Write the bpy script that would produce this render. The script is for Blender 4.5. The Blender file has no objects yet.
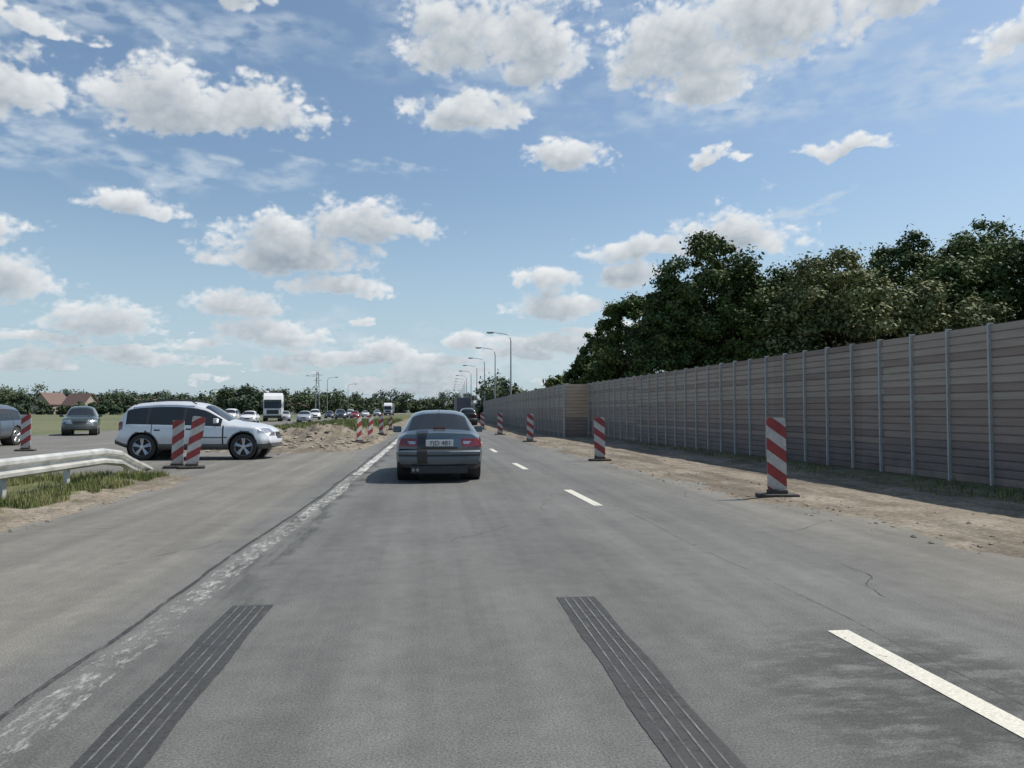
import bpy, math, random
import numpy as np
from mathutils import Vector, Matrix
R=math.radians
random.seed(3); rng=np.random.default_rng(5)
sc=bpy.context.scene
sc.view_settings.view_transform='Standard'; sc.view_settings.look='None'; sc.view_settings.exposure=0
COL=sc.collection

# ------------------------------------------------------------ node helpers
class NT:
    def __init__(s,tree): s.t=tree; s.n=tree.nodes; s.l=tree.links
    def put(s,node,k,v):
        if v is None: return
        if isinstance(v,bpy.types.NodeSocket): s.l.new(v,node.inputs[k])
        else: node.inputs[k].default_value=v
    def math(s,op,a,b=None,c=None,clamp=False):
        n=s.n.new('ShaderNodeMath'); n.operation=op; n.use_clamp=clamp
        s.put(n,0,a); s.put(n,1,b); s.put(n,2,c); return n.outputs[0]
    def vm(s,op,a,b=None,c=None):
        n=s.n.new('ShaderNodeVectorMath'); n.operation=op
        s.put(n,0,a); s.put(n,1,b); s.put(n,2,c)
        return n.outputs['Value'] if op in('LENGTH','DOT_PRODUCT','DISTANCE') else n.outputs[0]
    def noise(s,vec,scale,detail=4,rough=.55,color=False,dim='3D'):
        n=s.n.new('ShaderNodeTexNoise'); n.noise_dimensions=dim
        if vec is not None: s.put(n,'Vector',vec)
        n.inputs['Scale'].default_value=scale; n.inputs['Detail'].default_value=detail; n.inputs['Roughness'].default_value=rough
        return n.outputs['Color'] if color else n.outputs['Fac']
    def rng(s,v,a,b,c=0.,d=1.,smooth=False):
        n=s.n.new('ShaderNodeMapRange'); n.clamp=True
        if smooth: n.interpolation_type='SMOOTHSTEP'
        s.put(n,0,v); n.inputs[1].default_value=a; n.inputs[2].default_value=b; n.inputs[3].default_value=c; n.inputs[4].default_value=d
        return n.outputs[0]
    def mix(s,f,a,b):
        n=s.n.new('ShaderNodeMix'); n.data_type='RGBA'
        s.put(n,0,f)
        for k,v in((6,a),(7,b)):
            if isinstance(v,(tuple,list)): v=tuple(v)+((1,) if len(v)==3 else ())
            s.put(n,k,v)
        return n.outputs[2]
    def _sc(s,c,f):
        n=s.n.new('ShaderNodeVectorMath'); n.operation='SCALE'
        if isinstance(c,(tuple,list)): n.inputs[0].default_value=c[:3]
        else: s.l.new(c,n.inputs[0])
        s.put(n,'Scale',f); return n.outputs[0]
    def sep(s,v):
        n=s.n.new('ShaderNodeSeparateXYZ'); s.l.new(v,n.inputs[0]); return n.outputs

def newmat(name):
    m=bpy.data.materials.new(name); m.use_nodes=True
    t=NT(m.node_tree); b=m.node_tree.nodes['Principled BSDF']
    return m,t,b
def geo(t): return t.n.new('ShaderNodeNewGeometry').outputs['Position']
def objc(t): return t.n.new('ShaderNodeTexCoord').outputs['Object']
def bump(t,b,h,strength=.3,dist=.01):
    n=t.n.new('ShaderNodeBump'); n.inputs['Strength'].default_value=strength; n.inputs['Distance'].default_value=dist
    t.l.new(h,n.inputs['Height']); t.l.new(n.outputs[0],b.inputs['Normal'])
def simple(name,col,rough=.6,metal=0.,var=.15,scale=6.,coat=0.,bmp=0):
    m,t,b=newmat(name)
    p=objc(t); nz=t.noise(p,scale,3)
    f=t.rng(nz,.3,.7,1-var,1+var)
    t.l.new(t._sc(col,f),b.inputs['Base Color'])
    b.inputs['Roughness'].default_value=rough; b.inputs['Metallic'].default_value=metal
    b.inputs['Coat Weight'].default_value=coat; b.inputs['Coat Roughness'].default_value=.05
    if bmp: bump(t,b,t.noise(p,scale*8,3),bmp,.01)
    return m

# ------------------------------------------------------------ mesh helpers
def mk(name,verts,faces,mats,midx=None,smooth=False,parent=None,loc=None,sharp=None,merge=0):
    me=bpy.data.meshes.new(name)
    verts=np.asarray(verts,dtype=np.float32)
    if isinstance(faces,np.ndarray):
        nf,k=faces.shape
        me.vertices.add(len(verts)); me.vertices.foreach_set('co',verts.ravel())
        me.loops.add(nf*k); me.loops.foreach_set('vertex_index',faces.astype(np.int32).ravel())
        me.polygons.add(nf); me.polygons.foreach_set('loop_start',np.arange(0,nf*k,k,dtype=np.int32))
        me.polygons.foreach_set('loop_total',np.full(nf,k,dtype=np.int32))
    else:
        me.from_pydata(verts.tolist(),[],faces)
    if not isinstance(mats,(list,tuple)): mats=[mats]
    for m in mats: me.materials.append(m)
    if midx is not None: me.polygons.foreach_set('material_index',np.asarray(midx,dtype=np.int32))
    me.update(calc_edges=True); me.validate()
    if merge:
        import bmesh
        bm=bmesh.new(); bm.from_mesh(me); bmesh.ops.remove_doubles(bm,verts=bm.verts,dist=merge)
        bmesh.ops.recalc_face_normals(bm,faces=bm.faces); bm.to_mesh(me); bm.free()
    if smooth:
        me.polygons.foreach_set('use_smooth',np.ones(len(me.polygons),dtype=bool))
        if sharp: me.set_sharp_from_angle(angle=R(sharp))
    o=bpy.data.objects.new(name,me); COL.objects.link(o)
    if parent: o.parent=parent
    if loc: o.location=loc
    return o
def empty(name,loc,rz=0.):
    e=bpy.data.objects.new(name,None); e.empty_display_size=.3; COL.objects.link(e); e.location=loc; e.rotation_euler=(0,0,rz); return e
class MB:
    def __init__(s): s.v=[];s.f=[];s.m=[]
    def add(s,v,f,m=0):
        o=len(s.v); s.v+= [tuple(p) for p in v]; s.f+=[tuple(i+o for i in q) for q in f]; s.m+=[m]*len(f)
    def box(s,c,d,m=0,rot=None):
        x,y,z=[k/2 for k in d]
        v=[Vector((a,b,e)) for e in(-z,z) for b in(-y,y) for a in(-x,x)]
        if rot is not None: v=[rot@p for p in v]
        v=[p+Vector(c) for p in v]
        s.add(v,[(0,2,3,1),(4,5,7,6),(0,1,5,4),(2,6,7,3),(0,4,6,2),(1,3,7,5)],m)
    def tube(s,pts,rad,n=10,m=0,cap=True):
        pts=[Vector(p) for p in pts]
        if not isinstance(rad,(list,tuple)): rad=[rad]*len(pts)
        rings=[]
        for i,p in enumerate(pts):
            d=(pts[min(i+1,len(pts)-1)]-pts[max(i-1,0)]).normalized()
            a=d.orthogonal().normalized() if abs(d.z)<.99 else Vector((1,0,0)); a=(a-d*a.dot(d)).normalized(); b=d.cross(a)
            rings.append([p+(a*math.cos(2*math.pi*k/n)+b*math.sin(2*math.pi*k/n))*rad[i] for k in range(n)])
        v=[q for r in rings for q in r]; f=[]
        for i in range(len(pts)-1):
            for k in range(n):
                f.append((i*n+k,i*n+(k+1)%n,(i+1)*n+(k+1)%n,(i+1)*n+k))
        if cap: f+= [tuple(range(n))[::-1],tuple((len(pts)-1)*n+k for k in range(n))]
        s.add(v,f,m)
    def lathe(s,prof,c,n=32,m=0,sx=1):
        v=[];f=[]
        for (r,xo) in prof:
            for k in range(n):
                a=2*math.pi*k/n; v.append((c[0]+sx*xo,c[1]+r*math.cos(a),c[2]+r*math.sin(a)))
        for i in range(len(prof)-1):
            for k in range(n): f.append((i*n+k,i*n+(k+1)%n,(i+1)*n+(k+1)%n,(i+1)*n+k))
        s.add(v,f,m)
    def obj(s,name,mats,parent=None,smooth=False,sharp=35,bevel=0,loc=None):
        o=mk(name,s.v,s.f,mats,s.m,smooth=smooth,sharp=sharp if smooth else None,parent=parent,loc=loc)
        if bevel:
            b=o.modifiers.new('bevel','BEVEL'); b.width=bevel; b.segments=2; b.limit_method='ANGLE'
        return o

_tab=rng.random((256,256))
def vn(x,y,s=0):
    x=np.asarray(x,float)+s*17.3; y=np.asarray(y,float)+s*31.7
    xi=np.floor(x).astype(int); yi=np.floor(y).astype(int); fx=x-xi; fy=y-yi
    fx=fx*fx*(3-2*fx); fy=fy*fy*(3-2*fy)
    a=_tab[xi&255,yi&255]; b=_tab[(xi+1)&255,yi&255]; c=_tab[xi&255,(yi+1)&255]; d=_tab[(xi+1)&255,(yi+1)&255]
    return (a*(1-fx)+b*fx)*(1-fy)+(c*(1-fx)+d*fx)*fy
def fbm(x,y,o=4,s=0):
    t=0;a=.5
    for i in range(o):
        t=t+a*vn(x*2**i,y*2**i,s+i); a*=.5
        x,y=x*.8-y*.6,x*.6+y*.8
    return t/(1-.5**o)-.5
def billow(x,y,o=5,s=0,g=.55):
    t=0;a=1.;w=0
    for i in range(o):
        t=t+a*np.abs(2*vn(x*2.03**i,y*2.03**i,s+i)-1); w+=a; a*=g
        x,y=x*.8-y*.6,x*.6+y*.8
    return t/w
def sstep(v,a,b_):
    u=np.clip((v-a)/(b_-a),0,1); return u*u*(3-2*u)
def hfield(name,xs,ys,fun,mat):
    X,Y=np.meshgrid(xs,ys); Z=fun(X,Y)
    v=np.stack([X,Y,Z],-1).reshape(-1,3); nx,ny=len(xs),len(ys)
    I=np.arange(nx*ny).reshape(ny,nx)
    f=np.stack([I[:-1,:-1],I[:-1,1:],I[1:,1:],I[1:,:-1]],-1).reshape(-1,4)
    return mk(name,v,f,mat,smooth=True)

# ------------------------------------------------------------ world
SUN_AZ,SUN_EL=R(78),R(54)
w=bpy.data.worlds.new("World"); sc.world=w; w.use_nodes=True
t=NT(w.node_tree); bg=w.node_tree.nodes['Background']
sky=t.n.new('ShaderNodeTexSky'); sky.sky_type='NISHITA'; sky.sun_disc=False
sky.sun_elevation=SUN_EL; sky.sun_rotation=SUN_AZ; sky.air_density=1.0; sky.dust_density=1.5; sky.ozone_density=1.5; sky.altitude=100
tc=t.n.new('ShaderNodeTexCoord').outputs['Generated']
d=t.sep(tc)
haze=t.rng(d[2],-.02,.30,.72,0.05,True)
c=t.mix(haze,t.vm('MULTIPLY',sky.outputs[0],(.92,1.0,1.0)),(4.1,5.2,6.1))
t.l.new(c,bg.inputs['Color']); bg.inputs['Strength'].default_value=.125

# cloud layer: far shell (radius 4 km), colour and cover computed from a density field
clouds=[(-23.2,-12.5,18.2,23.0),(-17.5,-7.2,18.8,22.4),(-21,-14,18.3,20.4),(-33,-24.3,17.6,22.2),(-30,-22.5,23.2,24.4),
(-24.2,-17.0,12.8,14.8),(-16.7,-3.4,9.7,13.0),(-14.5,-7.0,10.5,14.0),(-10.5,1.8,12.1,15.3),(-10.3,-3,8.2,10.1),(-31,-24.2,7.0,10.0),(-31,-26.5,10.4,12.6),
(-26.4,-18.2,4.8,7.3),(-17.3,-10,6.6,8.6),(-15.4,-7.2,4.7,6.6),(-5.8,-.8,3.7,5.6),(6.7,13.8,17.6,19.9),(-3.2,6.5,23.8,29.5),(3,12.2,23.6,29.5),(5,11,22.8,26),
(13,24,22.6,29.0),(20,31.5,23.5,30),(16,25,21.5,25),(-2.8,7.4,20.6,22.8),(26.0,32.6,17.1,18.5),(11.5,20.1,11.0,12.9),(17.2,27.6,11.0,14.4),(12.0,17.2,9.0,11.3),
(5.6,13.8,6.7,9.0),(6.6,11.1,8.9,10.9),(38.0,44,21.4,23.8),(19.0,22.2,17.4,18.6),(1.3,4.1,4.6,5.9),(7.2,14.5,4.2,5.9),(-29,-22.6,2.7,3.9),(-22,-17.5,3.0,4.2),(-13,-9,2.6,3.9),(-4,1.2,2.4,3.6),(30,36,25,29),
(-41,-33,10,15),(44,52,9,13),(46,54,16,20),(-18,-12,27,30)]
veils=[(-2.5,9,19.8,23),(11,30,18.8,22.5),(13,33,21,30),(-4,13,22.5,31),(-14,-7.3,16.5,17.8),(-30,-20,15.5,18.5),(24,29,14.6,15.4),(-26,-8,14.5,17),(-15,-2,3,6),(0,14,3,6.5),(-6,-1,17,18),(-40,-5,23,26),(30,45,18,24)]
da_=.085
ga=np.arange(-44,54,da_); ge=np.arange(-.6,33,da_)
A,E=np.meshgrid(ga,ge)
amp=np.interp(E,[2,26],[.4,1.4])
qa=A+fbm(A*.42,E*.63,6,1)*4.2*amp; qe=E+fbm(A*.42+40,E*.63+9,6,3)*2.0*amp
F=np.full(A.shape,-2.)
for (a0,a1,e0,e1) in clouds:
    h=(e1-e0)*1.08; y=(qe-(e0+.3*h))/(.7*h); y=np.where(y<0,y*-2.1,y); x=(qa-(a0+a1)/2)/((a1-a0)/2*1.1)
    F=np.maximum(F,1-(x*x+y*y)**.6)
win=np.clip((E-.6)/.8,0,1)*np.clip((10-E)/4,0,1)
F=np.maximum(F,(fbm(A*.25,E*1.05,4,7)+.5-.515)*4.5-(1-win)*3)
lo=np.clip((11-E)/9,0,1)
bl=billow(A*.55,E*.8,6,11)*(1-lo)+billow(A*1.25,E*2.0,5,12)*lo
F=F+(bl-.36)*1.0+fbm(A*2.2,E*3.,4,21)*.55
D=np.clip(F,0,1.2)
T=np.zeros_like(F)
for k in range(1,15):
    sx_,sy_=int(round(k*1.0)),int(round(k*2.0)); Dk=np.zeros_like(D)
    Dk[:-sy_,:-sx_]=D[sy_:,sx_:]; T+=Dk*(1-k/20)
T=T/(amp**.6)
lit=np.exp(-T*.19)
lit=np.clip(lit*.98+.24*(1-sstep(D,.05,.6))+.55*(bl-.42),0,1)
al=sstep(F,.0,.55)*.97
va=np.full(A.shape,9.)
va_a=A+fbm(A*.22,E*.5,6,31)*13; va_e=E+fbm(A*.22+7,E*.5+9,6,33)*6
for (a0,a1,e0,e1) in veils:
    va=np.minimum(va,np.hypot((va_a-(a0+a1)/2)/((a1-a0)/2),(va_e-(e0+e1)/2)/((e1-e0)/2)))
vl=sstep(-va,-1.35,-.2)*np.clip((fbm(A*.8,E*2.,6,41)+.5-.28)/.35,0,1)*.6
shade=np.array([.32,.38,.44]); bright=np.array([.86,.88,.89]); vcol=np.array([.62,.70,.77])
cc=shade+(bright-shade)*lit[...,None]
hz_=np.clip(1-E/9,0,1)[...,None]*.40
cc=cc*(1-hz_)+np.array([.68,.75,.80])*hz_
aa=1-(1-al)*(1-vl)
cc=(cc*al[...,None]+vcol*((1-al)*vl)[...,None])/np.maximum(aa,1e-4)[...,None]
fade=sstep(A,-44,-40)*sstep(-A,-53.5,-50)*sstep(-E,-32.8,-30.5)*sstep(E,-.3,1.2)
aa=aa*fade
rA,rE=np.radians(A),np.radians(E); RD=4000.
V=np.stack([RD*np.cos(rE)*np.sin(rA),RD*np.cos(rE)*np.cos(rA),RD*np.sin(rE)],-1).reshape(-1,3)
ny_,nx_=A.shape; I=np.arange(ny_*nx_).reshape(ny_,nx_)
Fq=np.stack([I[:-1,:-1],I[1:,:-1],I[1:,1:],I[:-1,1:]],-1).reshape(-1,4)
am=aa.reshape(-1)[Fq].max(1)>.002
m=bpy.data.materials.new('cloud_layer'); m.use_nodes=True; t=NT(m.node_tree); t.n.remove(t.n['Principled BSDF'])
at=t.n.new('ShaderNodeAttribute'); at.attribute_name='cloud'
em=t.n.new('ShaderNodeEmission'); t.l.new(at.outputs['Color'],em.inputs[0]); tr=t.n.new('ShaderNodeBsdfTransparent')
mx=t.n.new('ShaderNodeMixShader'); t.l.new(at.outputs['Alpha'],mx.inputs[0]); t.l.new(tr.outputs[0],mx.inputs[1]); t.l.new(em.outputs[0],mx.inputs[2]); t.l.new(mx.outputs[0],t.n['Material Output'].inputs[0])
try: m.cycles.emission_sampling='NONE'
except Exception as ex: print(ex)
so_=mk('sky',V,Fq[am],m,smooth=True)
att=so_.data.color_attributes.new('cloud','FLOAT_COLOR','POINT')
att.data.foreach_set('color',np.concatenate([cc,aa[...,None]],-1).reshape(-1).astype(np.float32))

sun=bpy.data.lights.new('sun','SUN'); sun.energy=4.5; sun.angle=R(.5); sun.color=(1,.95,.87)
so=bpy.data.objects.new('sun',sun); COL.objects.link(so)
S=Vector((math.sin(SUN_AZ)*math.cos(SUN_EL),math.cos(SUN_AZ)*math.cos(SUN_EL),math.sin(SUN_EL)))
so.rotation_euler=S.to_track_quat('Z','Y').to_euler(); so.location=(30,20,50)

cam=bpy.data.cameras.new('camera'); cam.lens=27.03; cam.sensor_width=36; cam.clip_end=6000; cam.clip_start=.05
co=bpy.data.objects.new('camera',cam); COL.objects.link(co); co.location=(0,0,1.4); co.rotation_euler=(R(92.0),0,R(-6.1)); sc.camera=co

# ------------------------------------------------------------ materials: ground
def asphalt(name,base=(.138,.138,.130),tint=(.19,.178,.152),stain=False,main=True):
    m,t,b=newmat(name); p=geo(t); x,y,z=t.sep(p)
    fine=t.noise(p,85,3,.8); med=t.noise(p,6,3,.6)
    streak=t.noise(t.vm('MULTIPLY',p,(2.6,.07,1)),1.0,4,.6)
    big=t.noise(p,.5,4,.7)
    f=t.math('MULTIPLY',t.rng(fine,.32,.68,.48,1.52),t.rng(med,.3,.7,.90,1.10))
    f=t.math('MULTIPLY',f,t.rng(streak,.32,.68,.82,1.16))
    f=t.math('MULTIPLY',f,t.rng(big,.32,.68,.86,1.12))
    col=t.mix(0,base,tint)
    if main:
        wob=t.math('ADD',x,t.rng(t.noise(p,.8,3),.3,.7,-.25,.25))
        dl=t.rng(wob,-1.9,-2.5,0,.75); dr=t.rng(wob,3.6,5.4,0,.95)
        col=t.mix(t.math('MAXIMUM',dl,dr),base,tint)
        tr=t.math('MINIMUM',t.math('ABSOLUTE',t.math('SUBTRACT',wob,-.75)),t.math('ABSOLUTE',t.math('SUBTRACT',wob,1.3)))
        f=t.math('MULTIPLY',f,t.rng(tr,0,.5,.86,1.0,True))
        dk=t.rng(t.math('ABSOLUTE',t.math('SUBTRACT',wob,-1.50)),.24,.05,0,1,True)
        dk=t.math('MULTIPLY',dk,t.math('MULTIPLY',t.rng(y,5,8,.3,1),t.rng(t.noise(t.vm('MULTIPLY',p,(5,.5,1)),1.,4,.7),.40,.54)))
        f=t.math('MULTIPLY',f,t.rng(dk,0,1,1,.48))
    if stain:
        L=t.vm('LENGTH',t.vm('MULTIPLY',t.vm('SUBTRACT',p,(2.55,3.5,0)),(.85,.62,0)))
        n=t.rng(t.noise(t.vm('MULTIPLY',p,(2.,4,1)),1.6,5,.72),.38,.54)
        s=t.math('MULTIPLY',t.rng(L,1.05,.45,0,1,True),n)
        f=t.math('MULTIPLY',f,t.rng(s,0,1,1,.5))
    t.l.new(t._sc(col,f),b.inputs['Base Color']); b.inputs['Roughness'].default_value=.8
    b.inputs['Specular IOR Level'].default_value=.35
    bump(t,b,fine,.6,.005)
    return m
M_ROAD=asphalt('asphalt_main',stain=True)
M_ROAD2=asphalt('asphalt_side',base=(.165,.158,.142),main=False)
def dirtmat(name,green_lo=None):
    m,t,b=newmat(name); p=geo(t); x,y,z=t.sep(p)
    n1=t.noise(p,1.1,5,.65); n2=t.noise(p,14,4,.65); n3=t.noise(t.vm('MULTIPLY',p,(1.6,.25,1)),1.0,4,.6)
    col=t.mix(t.rng(n1,.35,.65),(.18,.15,.115),(.295,.258,.205))
    col=t.mix(t.rng(n3,.47,.60,0,.75),col,(.125,.105,.082))
    col=t._sc(col,t.rng(n2,.3,.7,.62,1.32))
    if green_lo is not None:
        g=green_lo(t,p,x,y)
        gc=t.mix(t.rng(t.noise(p,2.2,4,.7),.35,.65),(.07,.09,.032),(.15,.15,.065))
        gc=t._sc(gc,t.rng(n2,.3,.7,.6,1.4))
        col=t.mix(g,col,gc)
    t.l.new(col,b.inputs['Base Color']); b.inputs['Roughness'].default_value=.95; b.inputs['Specular IOR Level'].default_value=.15
    bump(t,b,n2,.7,.03)
    return m
M_DIRTR=dirtmat('verge_soil',lambda t,p,x,y:t.rng(t.math('ADD',x,t.rng(t.noise(p,1.3,4,.7),.3,.7,-1.1,1.1)),7.9,8.5,0,.6))
M_DIRTL=dirtmat('verge_soil_left',lambda t,p,x,y:t.rng(t.math('ADD',x,t.rng(t.noise(p,1.6,4,.7),.3,.7,-.5,.5)),-5.3,-5.7,0,.9))
M_MED=dirtmat('median_soil',lambda t,p,x,y:t.math('MULTIPLY',t.rng(t.math('ADD',y,t.rng(t.noise(p,.4,4,.7),.3,.7,-7,7)),37,43,0,.95),t.rng(t.math('ADD',x,t.rng(t.noise(p,.7,4,.7),.3,.7,-.7,.7)),-3.3,-4.0,0,1)))
m,t,b=newmat('grass_plain'); p=geo(t)
g=t.mix(t.rng(t.noise(p,.035,5,.65),.35,.65),(.075,.095,.038),(.15,.15,.07)); g=t._sc(g,t.rng(t.noise(p,1.5,4,.7),.3,.7,.65,1.35))
t.l.new(g,b.inputs['Base Color']); b.inputs['Roughness'].default_value=.95; M_PLAIN=m

mk('ground',[(-3000,-300,-.06),(3000,-300,-.06),(3000,3900,-.06),(-3000,3900,-.06)],[(0,1,2,3)],M_PLAIN)
mk('road',[(-4.95,-20,0),(7.0,-20,0),(7.0,90,0),(12.5,260,0),(30,700,0),(16,700,0),(0.,260,0),(-2.6,90,0),(-2.6,31,0),(-4.95,25,0)],[(0,1,2,8,9),(2,3,6,7,8),(3,4,5,6)],M_ROAD)
mk('road',[(-23,16.2,-.004),(-4.9,16.2,-.004),(-4.9,33,-.004),(-23,33,-.004)],[(0,1,2,3)],M_ROAD2)
mk('road',[(-22.5,-20,-.008),(-12.5,-20,-.008),(-12.5,300,-.008),(-4,700,-.008),(-16,700,-.008),(-22.5,300,-.008)],[(0,1,2,5),(5,2,3,4)],M_ROAD2)

def edgeR(y): return np.interp(y,[0,6.85,11.7,20.8,33,60,100],[6.5,5.75,5.2,4.65,4.35,4.2,4.3])
def fR(X,Y):
    e=edgeR(Y)+fbm(X*.0+Y*.9,Y*.9,4,1)*.7+fbm(X*2.5,Y*2.5,3,2)*.4
    return np.clip((X-e)*.05,-.05,.03)+fbm(X*.9,Y*.9,4,3)*.05+fbm(X*5,Y*5,3,6)*.018+np.clip(X-7.6,0,1.5)*.08
hfield('soil_verge',np.linspace(3.6,10.6,120),np.concatenate([np.linspace(0,40,440),np.linspace(40.2,100,140)]),fR,M_DIRTR)
def fL(X,Y):
    e=-4.9+fbm(Y*.9,Y*.3,4,8)*.4+fbm(X*3,Y*3,3,9)*.25
    d=np.minimum(e-X,(17.0+fbm(X*.8,X*.8,3,4)*1.2)-Y); d=np.minimum(d,X+12.3)
    return np.clip(d*.12,-.08,.09)+fbm(X*1.4,Y*1.4,4,5)*.06+fbm(X*6,Y*6,3,6)*.02
hfield('median_verge',np.linspace(-12.7,-4.3,130),np.linspace(-8,18,300),fL,M_DIRTL)
def fM(X,Y):
    e=np.interp(Y,[20,24,29,60,200],[-5.2,-4.2,-2.3,-2.2,-2.4])+fbm(Y*.6,Y*.6,4,11)*.7+fbm(X*2,Y*2,3,9)*.3
    d=np.minimum(e-X,Y-(26.5+fbm(X*.7,X*.7,3,4)*4+np.clip(-X-7,0,5)*1.3)); d=np.minimum(d,X+12.2)
    mound=.5*np.exp(-((X+4.6)/1.6)**2-((Y-36)/3.0)**2)+.35*np.exp(-((X+7.2)/1.5)**2-((Y-36.)/2.)**2)+.4*np.exp(-((X+3.7)/.9)**2-((Y-46)/5.0)**2)
    return np.clip(d*.12,-.08,.10)+fbm(X*1.1,Y*1.1,4,13)*.14+mound*(1+fbm(X*2.5,Y*2.5,3,2)*1.6)*(d>0)
hfield('median_verge',np.linspace(-12.7,-1.7,110),np.concatenate([np.linspace(22,60,240),np.linspace(60.4,220,120)]),fM,M_MED)

def stones(name,n,xy,hf,smin,smax,mat):
    V=[];F=[];base=np.array([(1,0,0),(-1,0,0),(0,1,0),(0,-1,0),(0,0,1),(0,0,-1)],float)
    tri=[(0,2,4),(2,1,4),(1,3,4),(3,0,4),(2,0,5),(1,2,5),(3,1,5),(0,3,5)]
    for i in range(n):
        x,y=xy(); s=smin+(smax-smin)*rng.random()**3
        v=base*(s*(.6+.7*rng.random((6,1))))*np.array([1.2,1,.6])
        a=rng.random()*6.28; c_,s_=math.cos(a),math.sin(a)
        v=v@np.array([[c_,s_,0],[-s_,c_,0],[0,0,1]])+np.array([x,y,max(0,float(hf(np.array([[x]]),np.array([[y]]))[0,0]))+s*.25])
        o=len(V); V+=v.tolist(); F+=[(a+o,b+o,c+o) for a,b,c in tri]
    mk(name,V,F,mat)
M_STONE=simple('clod',(.27,.235,.18),.95,var=.4,scale=2)
def xyR():
    y=4+rng.random()**1.6*40; return edgeR(y)-.4+abs(rng.normal())*1.1,y
stones('gravel',1100,xyR,fR,.008,.038,M_STONE)
def xyL(): return -4.9-abs(rng.normal())*.35+.15,2+rng.random()*15
stones('gravel',400,xyL,fL,.008,.03,M_STONE)
def xyM(): return -9+rng.random()*6.5,27+rng.random()*14
stones('gravel',600,xyM,fM,.03,.15,M_STONE)

def leafmat(name,c1,c2,scale=.6,n2s=7.,spec=.18):
    m,t,b=newmat(name); p=geo(t)
    n=t.noise(p,scale,2,.6); n2=t.noise(p,n2s,1)
    col=t.mix(t.rng(t.math('ADD',t.math('MULTIPLY',n,.6),t.math('MULTIPLY',n2,.4)),.40,.60),c1,c2)
    t.l.new(col,b.inputs['Base Color']); b.inputs['Roughness'].default_value=.65; b.inputs['Specular IOR Level'].default_value=spec
    return m
def blades(name,x,y,hf,hmin,hmax,mat,wd=.008):
    n=len(x); z=hf(x[None,:],y[None,:])[0]-.01
    a=rng.random(n)*6.28; h=hmin+(hmax-hmin)*rng.random(n)**1.5; lean=h*.5*rng.random(n); la=rng.random(n)*6.28
    ww=wd*(.7+.8*rng.random(n))
    B=np.stack([x,y,z],-1); D=np.stack([np.cos(a),np.sin(a),0*a],-1)*ww[:,None]
    Mi=B+np.stack([np.cos(la)*lean*.3,np.sin(la)*lean*.3,h*.6],-1); T=B+np.stack([np.cos(la)*lean,np.sin(la)*lean,h],-1)
    V=np.stack([B-D,B+D,Mi+D*.7,Mi-D*.7,T],1).reshape(-1,3); o=np.arange(n)[:,None]*5
    F=np.concatenate([o+np.array([[0,1,2]]),o+np.array([[0,2,3]]),o+np.array([[3,2,4]])],0)
    keep=np.tile(z>0.01,3)
    mk(name,V,F[keep],mat)
M_GR=leafmat('grass_blades',(.085,.12,.035),(.25,.25,.11),1.2)
n=44000; gx=-5.4-rng.random(n)**1.2*2.2; gy=4+rng.random(n)*12.8; k=fbm(gx*1.5,gy*1.5,3,3)>-.10
blades('grass',gx[k],gy[k],fL,.02,.17,M_GR,.005)
n=7000; gx=-7.5-rng.random(n)*4.8; gy=6+rng.random(n)*10.4
blades('grass',gx,gy,fL,.06,.3,M_GR,.012)
n=9000; gx=7.9+rng.random(n)**.6*1.9; gy=8+rng.random(n)**1.3*60; k=(fbm(gx*1.5,gy*.6,3,3)>.0)&(gx<9.7-.037*gy-.1)
blades('grass',gx[k],gy[k],fR,.03,.18,M_GR,.01)
n=38000; gx=-12.2+rng.random(n)*9; gy=36+rng.random(n)**1.5*70; k=(fbm(gx*.8,gy*.3,3,5)>-.10)&(gy>39+fbm(gx,gy,3,2)*8)&(gx<-3.6)
blades('grass',gx[k],gy[k],fM,.12,.45,M_GR,.025)

# markings
def paint(name,lo,hi,col=(.72,.70,.64),sc_=14,stretch=(1,1,1),amax=1.,yramp=None):
    m,t,b=newmat(name); p=geo(t); ps=t.vm('MULTIPLY',p,stretch)
    n=t.math('ADD',t.math('MULTIPLY',t.noise(ps,sc_,5,.75),.6),t.math('MULTIPLY',t.noise(ps,1.3,3,.6),.4))
    if yramp: n=t.math('ADD',n,t.rng(t.sep(p)[1],*yramp))
    t.l.new(t._sc(col,t.rng(t.noise(p,60,3,.7),.3,.7,.72,1.15)),b.inputs['Base Color']); b.inputs['Roughness'].default_value=.7
    t.l.new(t.rng(n,lo,hi,0,amax),b.inputs['Alpha']); return m
M_DASH=paint('dash_paint',.34,.42,(.64,.61,.52))
M_WORN=paint('worn_paint',.48,.61,(.56,.55,.51),16,stretch=(1.2,.36,1),amax=.8,yramp=(4,8,-.045,.015))
M_LINE=paint('line_paint',.42,.53,(.60,.59,.55),stretch=(1,.4,1))
M_SEAM=paint('seam_bitumen',.38,.52,(.045,.045,.045),9,stretch=(3,.7,1),amax=.85)
M_SEAM2=paint('faint_seam',.42,.60,(.07,.07,.065),9,stretch=(3,.7,1),amax=.55)
def strip(name,pts,wid,z,mat,jit=0,ns=1):
    V=[];F=[];P2=[]
    for (a,b_),(c_,d_) in zip(pts[:-1],pts[1:]):
        k=max(1,int(abs(d_-b_)*ns)); P2+=[(a+(c_-a)*i/k,b_+(d_-b_)*i/k) for i in range(k)]
    P2.append(pts[-1])
    for i,(x,y) in enumerate(P2):
        x+=jit*float(fbm(np.array(y*.7),np.array(3.1),3,5)); V+=[(x-wid/2,y,z),(x+wid/2,y,z)]
    for i in range(len(P2)-1): F.append((2*i,2*i+1,2*i+3,2*i+2))
    return mk(name,V,F,mat)
def dx(y): return float(np.interp(y,[0,4,12,20,60,260],[2.62,2.6,2.47,2.25,2.2,4.5]))
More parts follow.
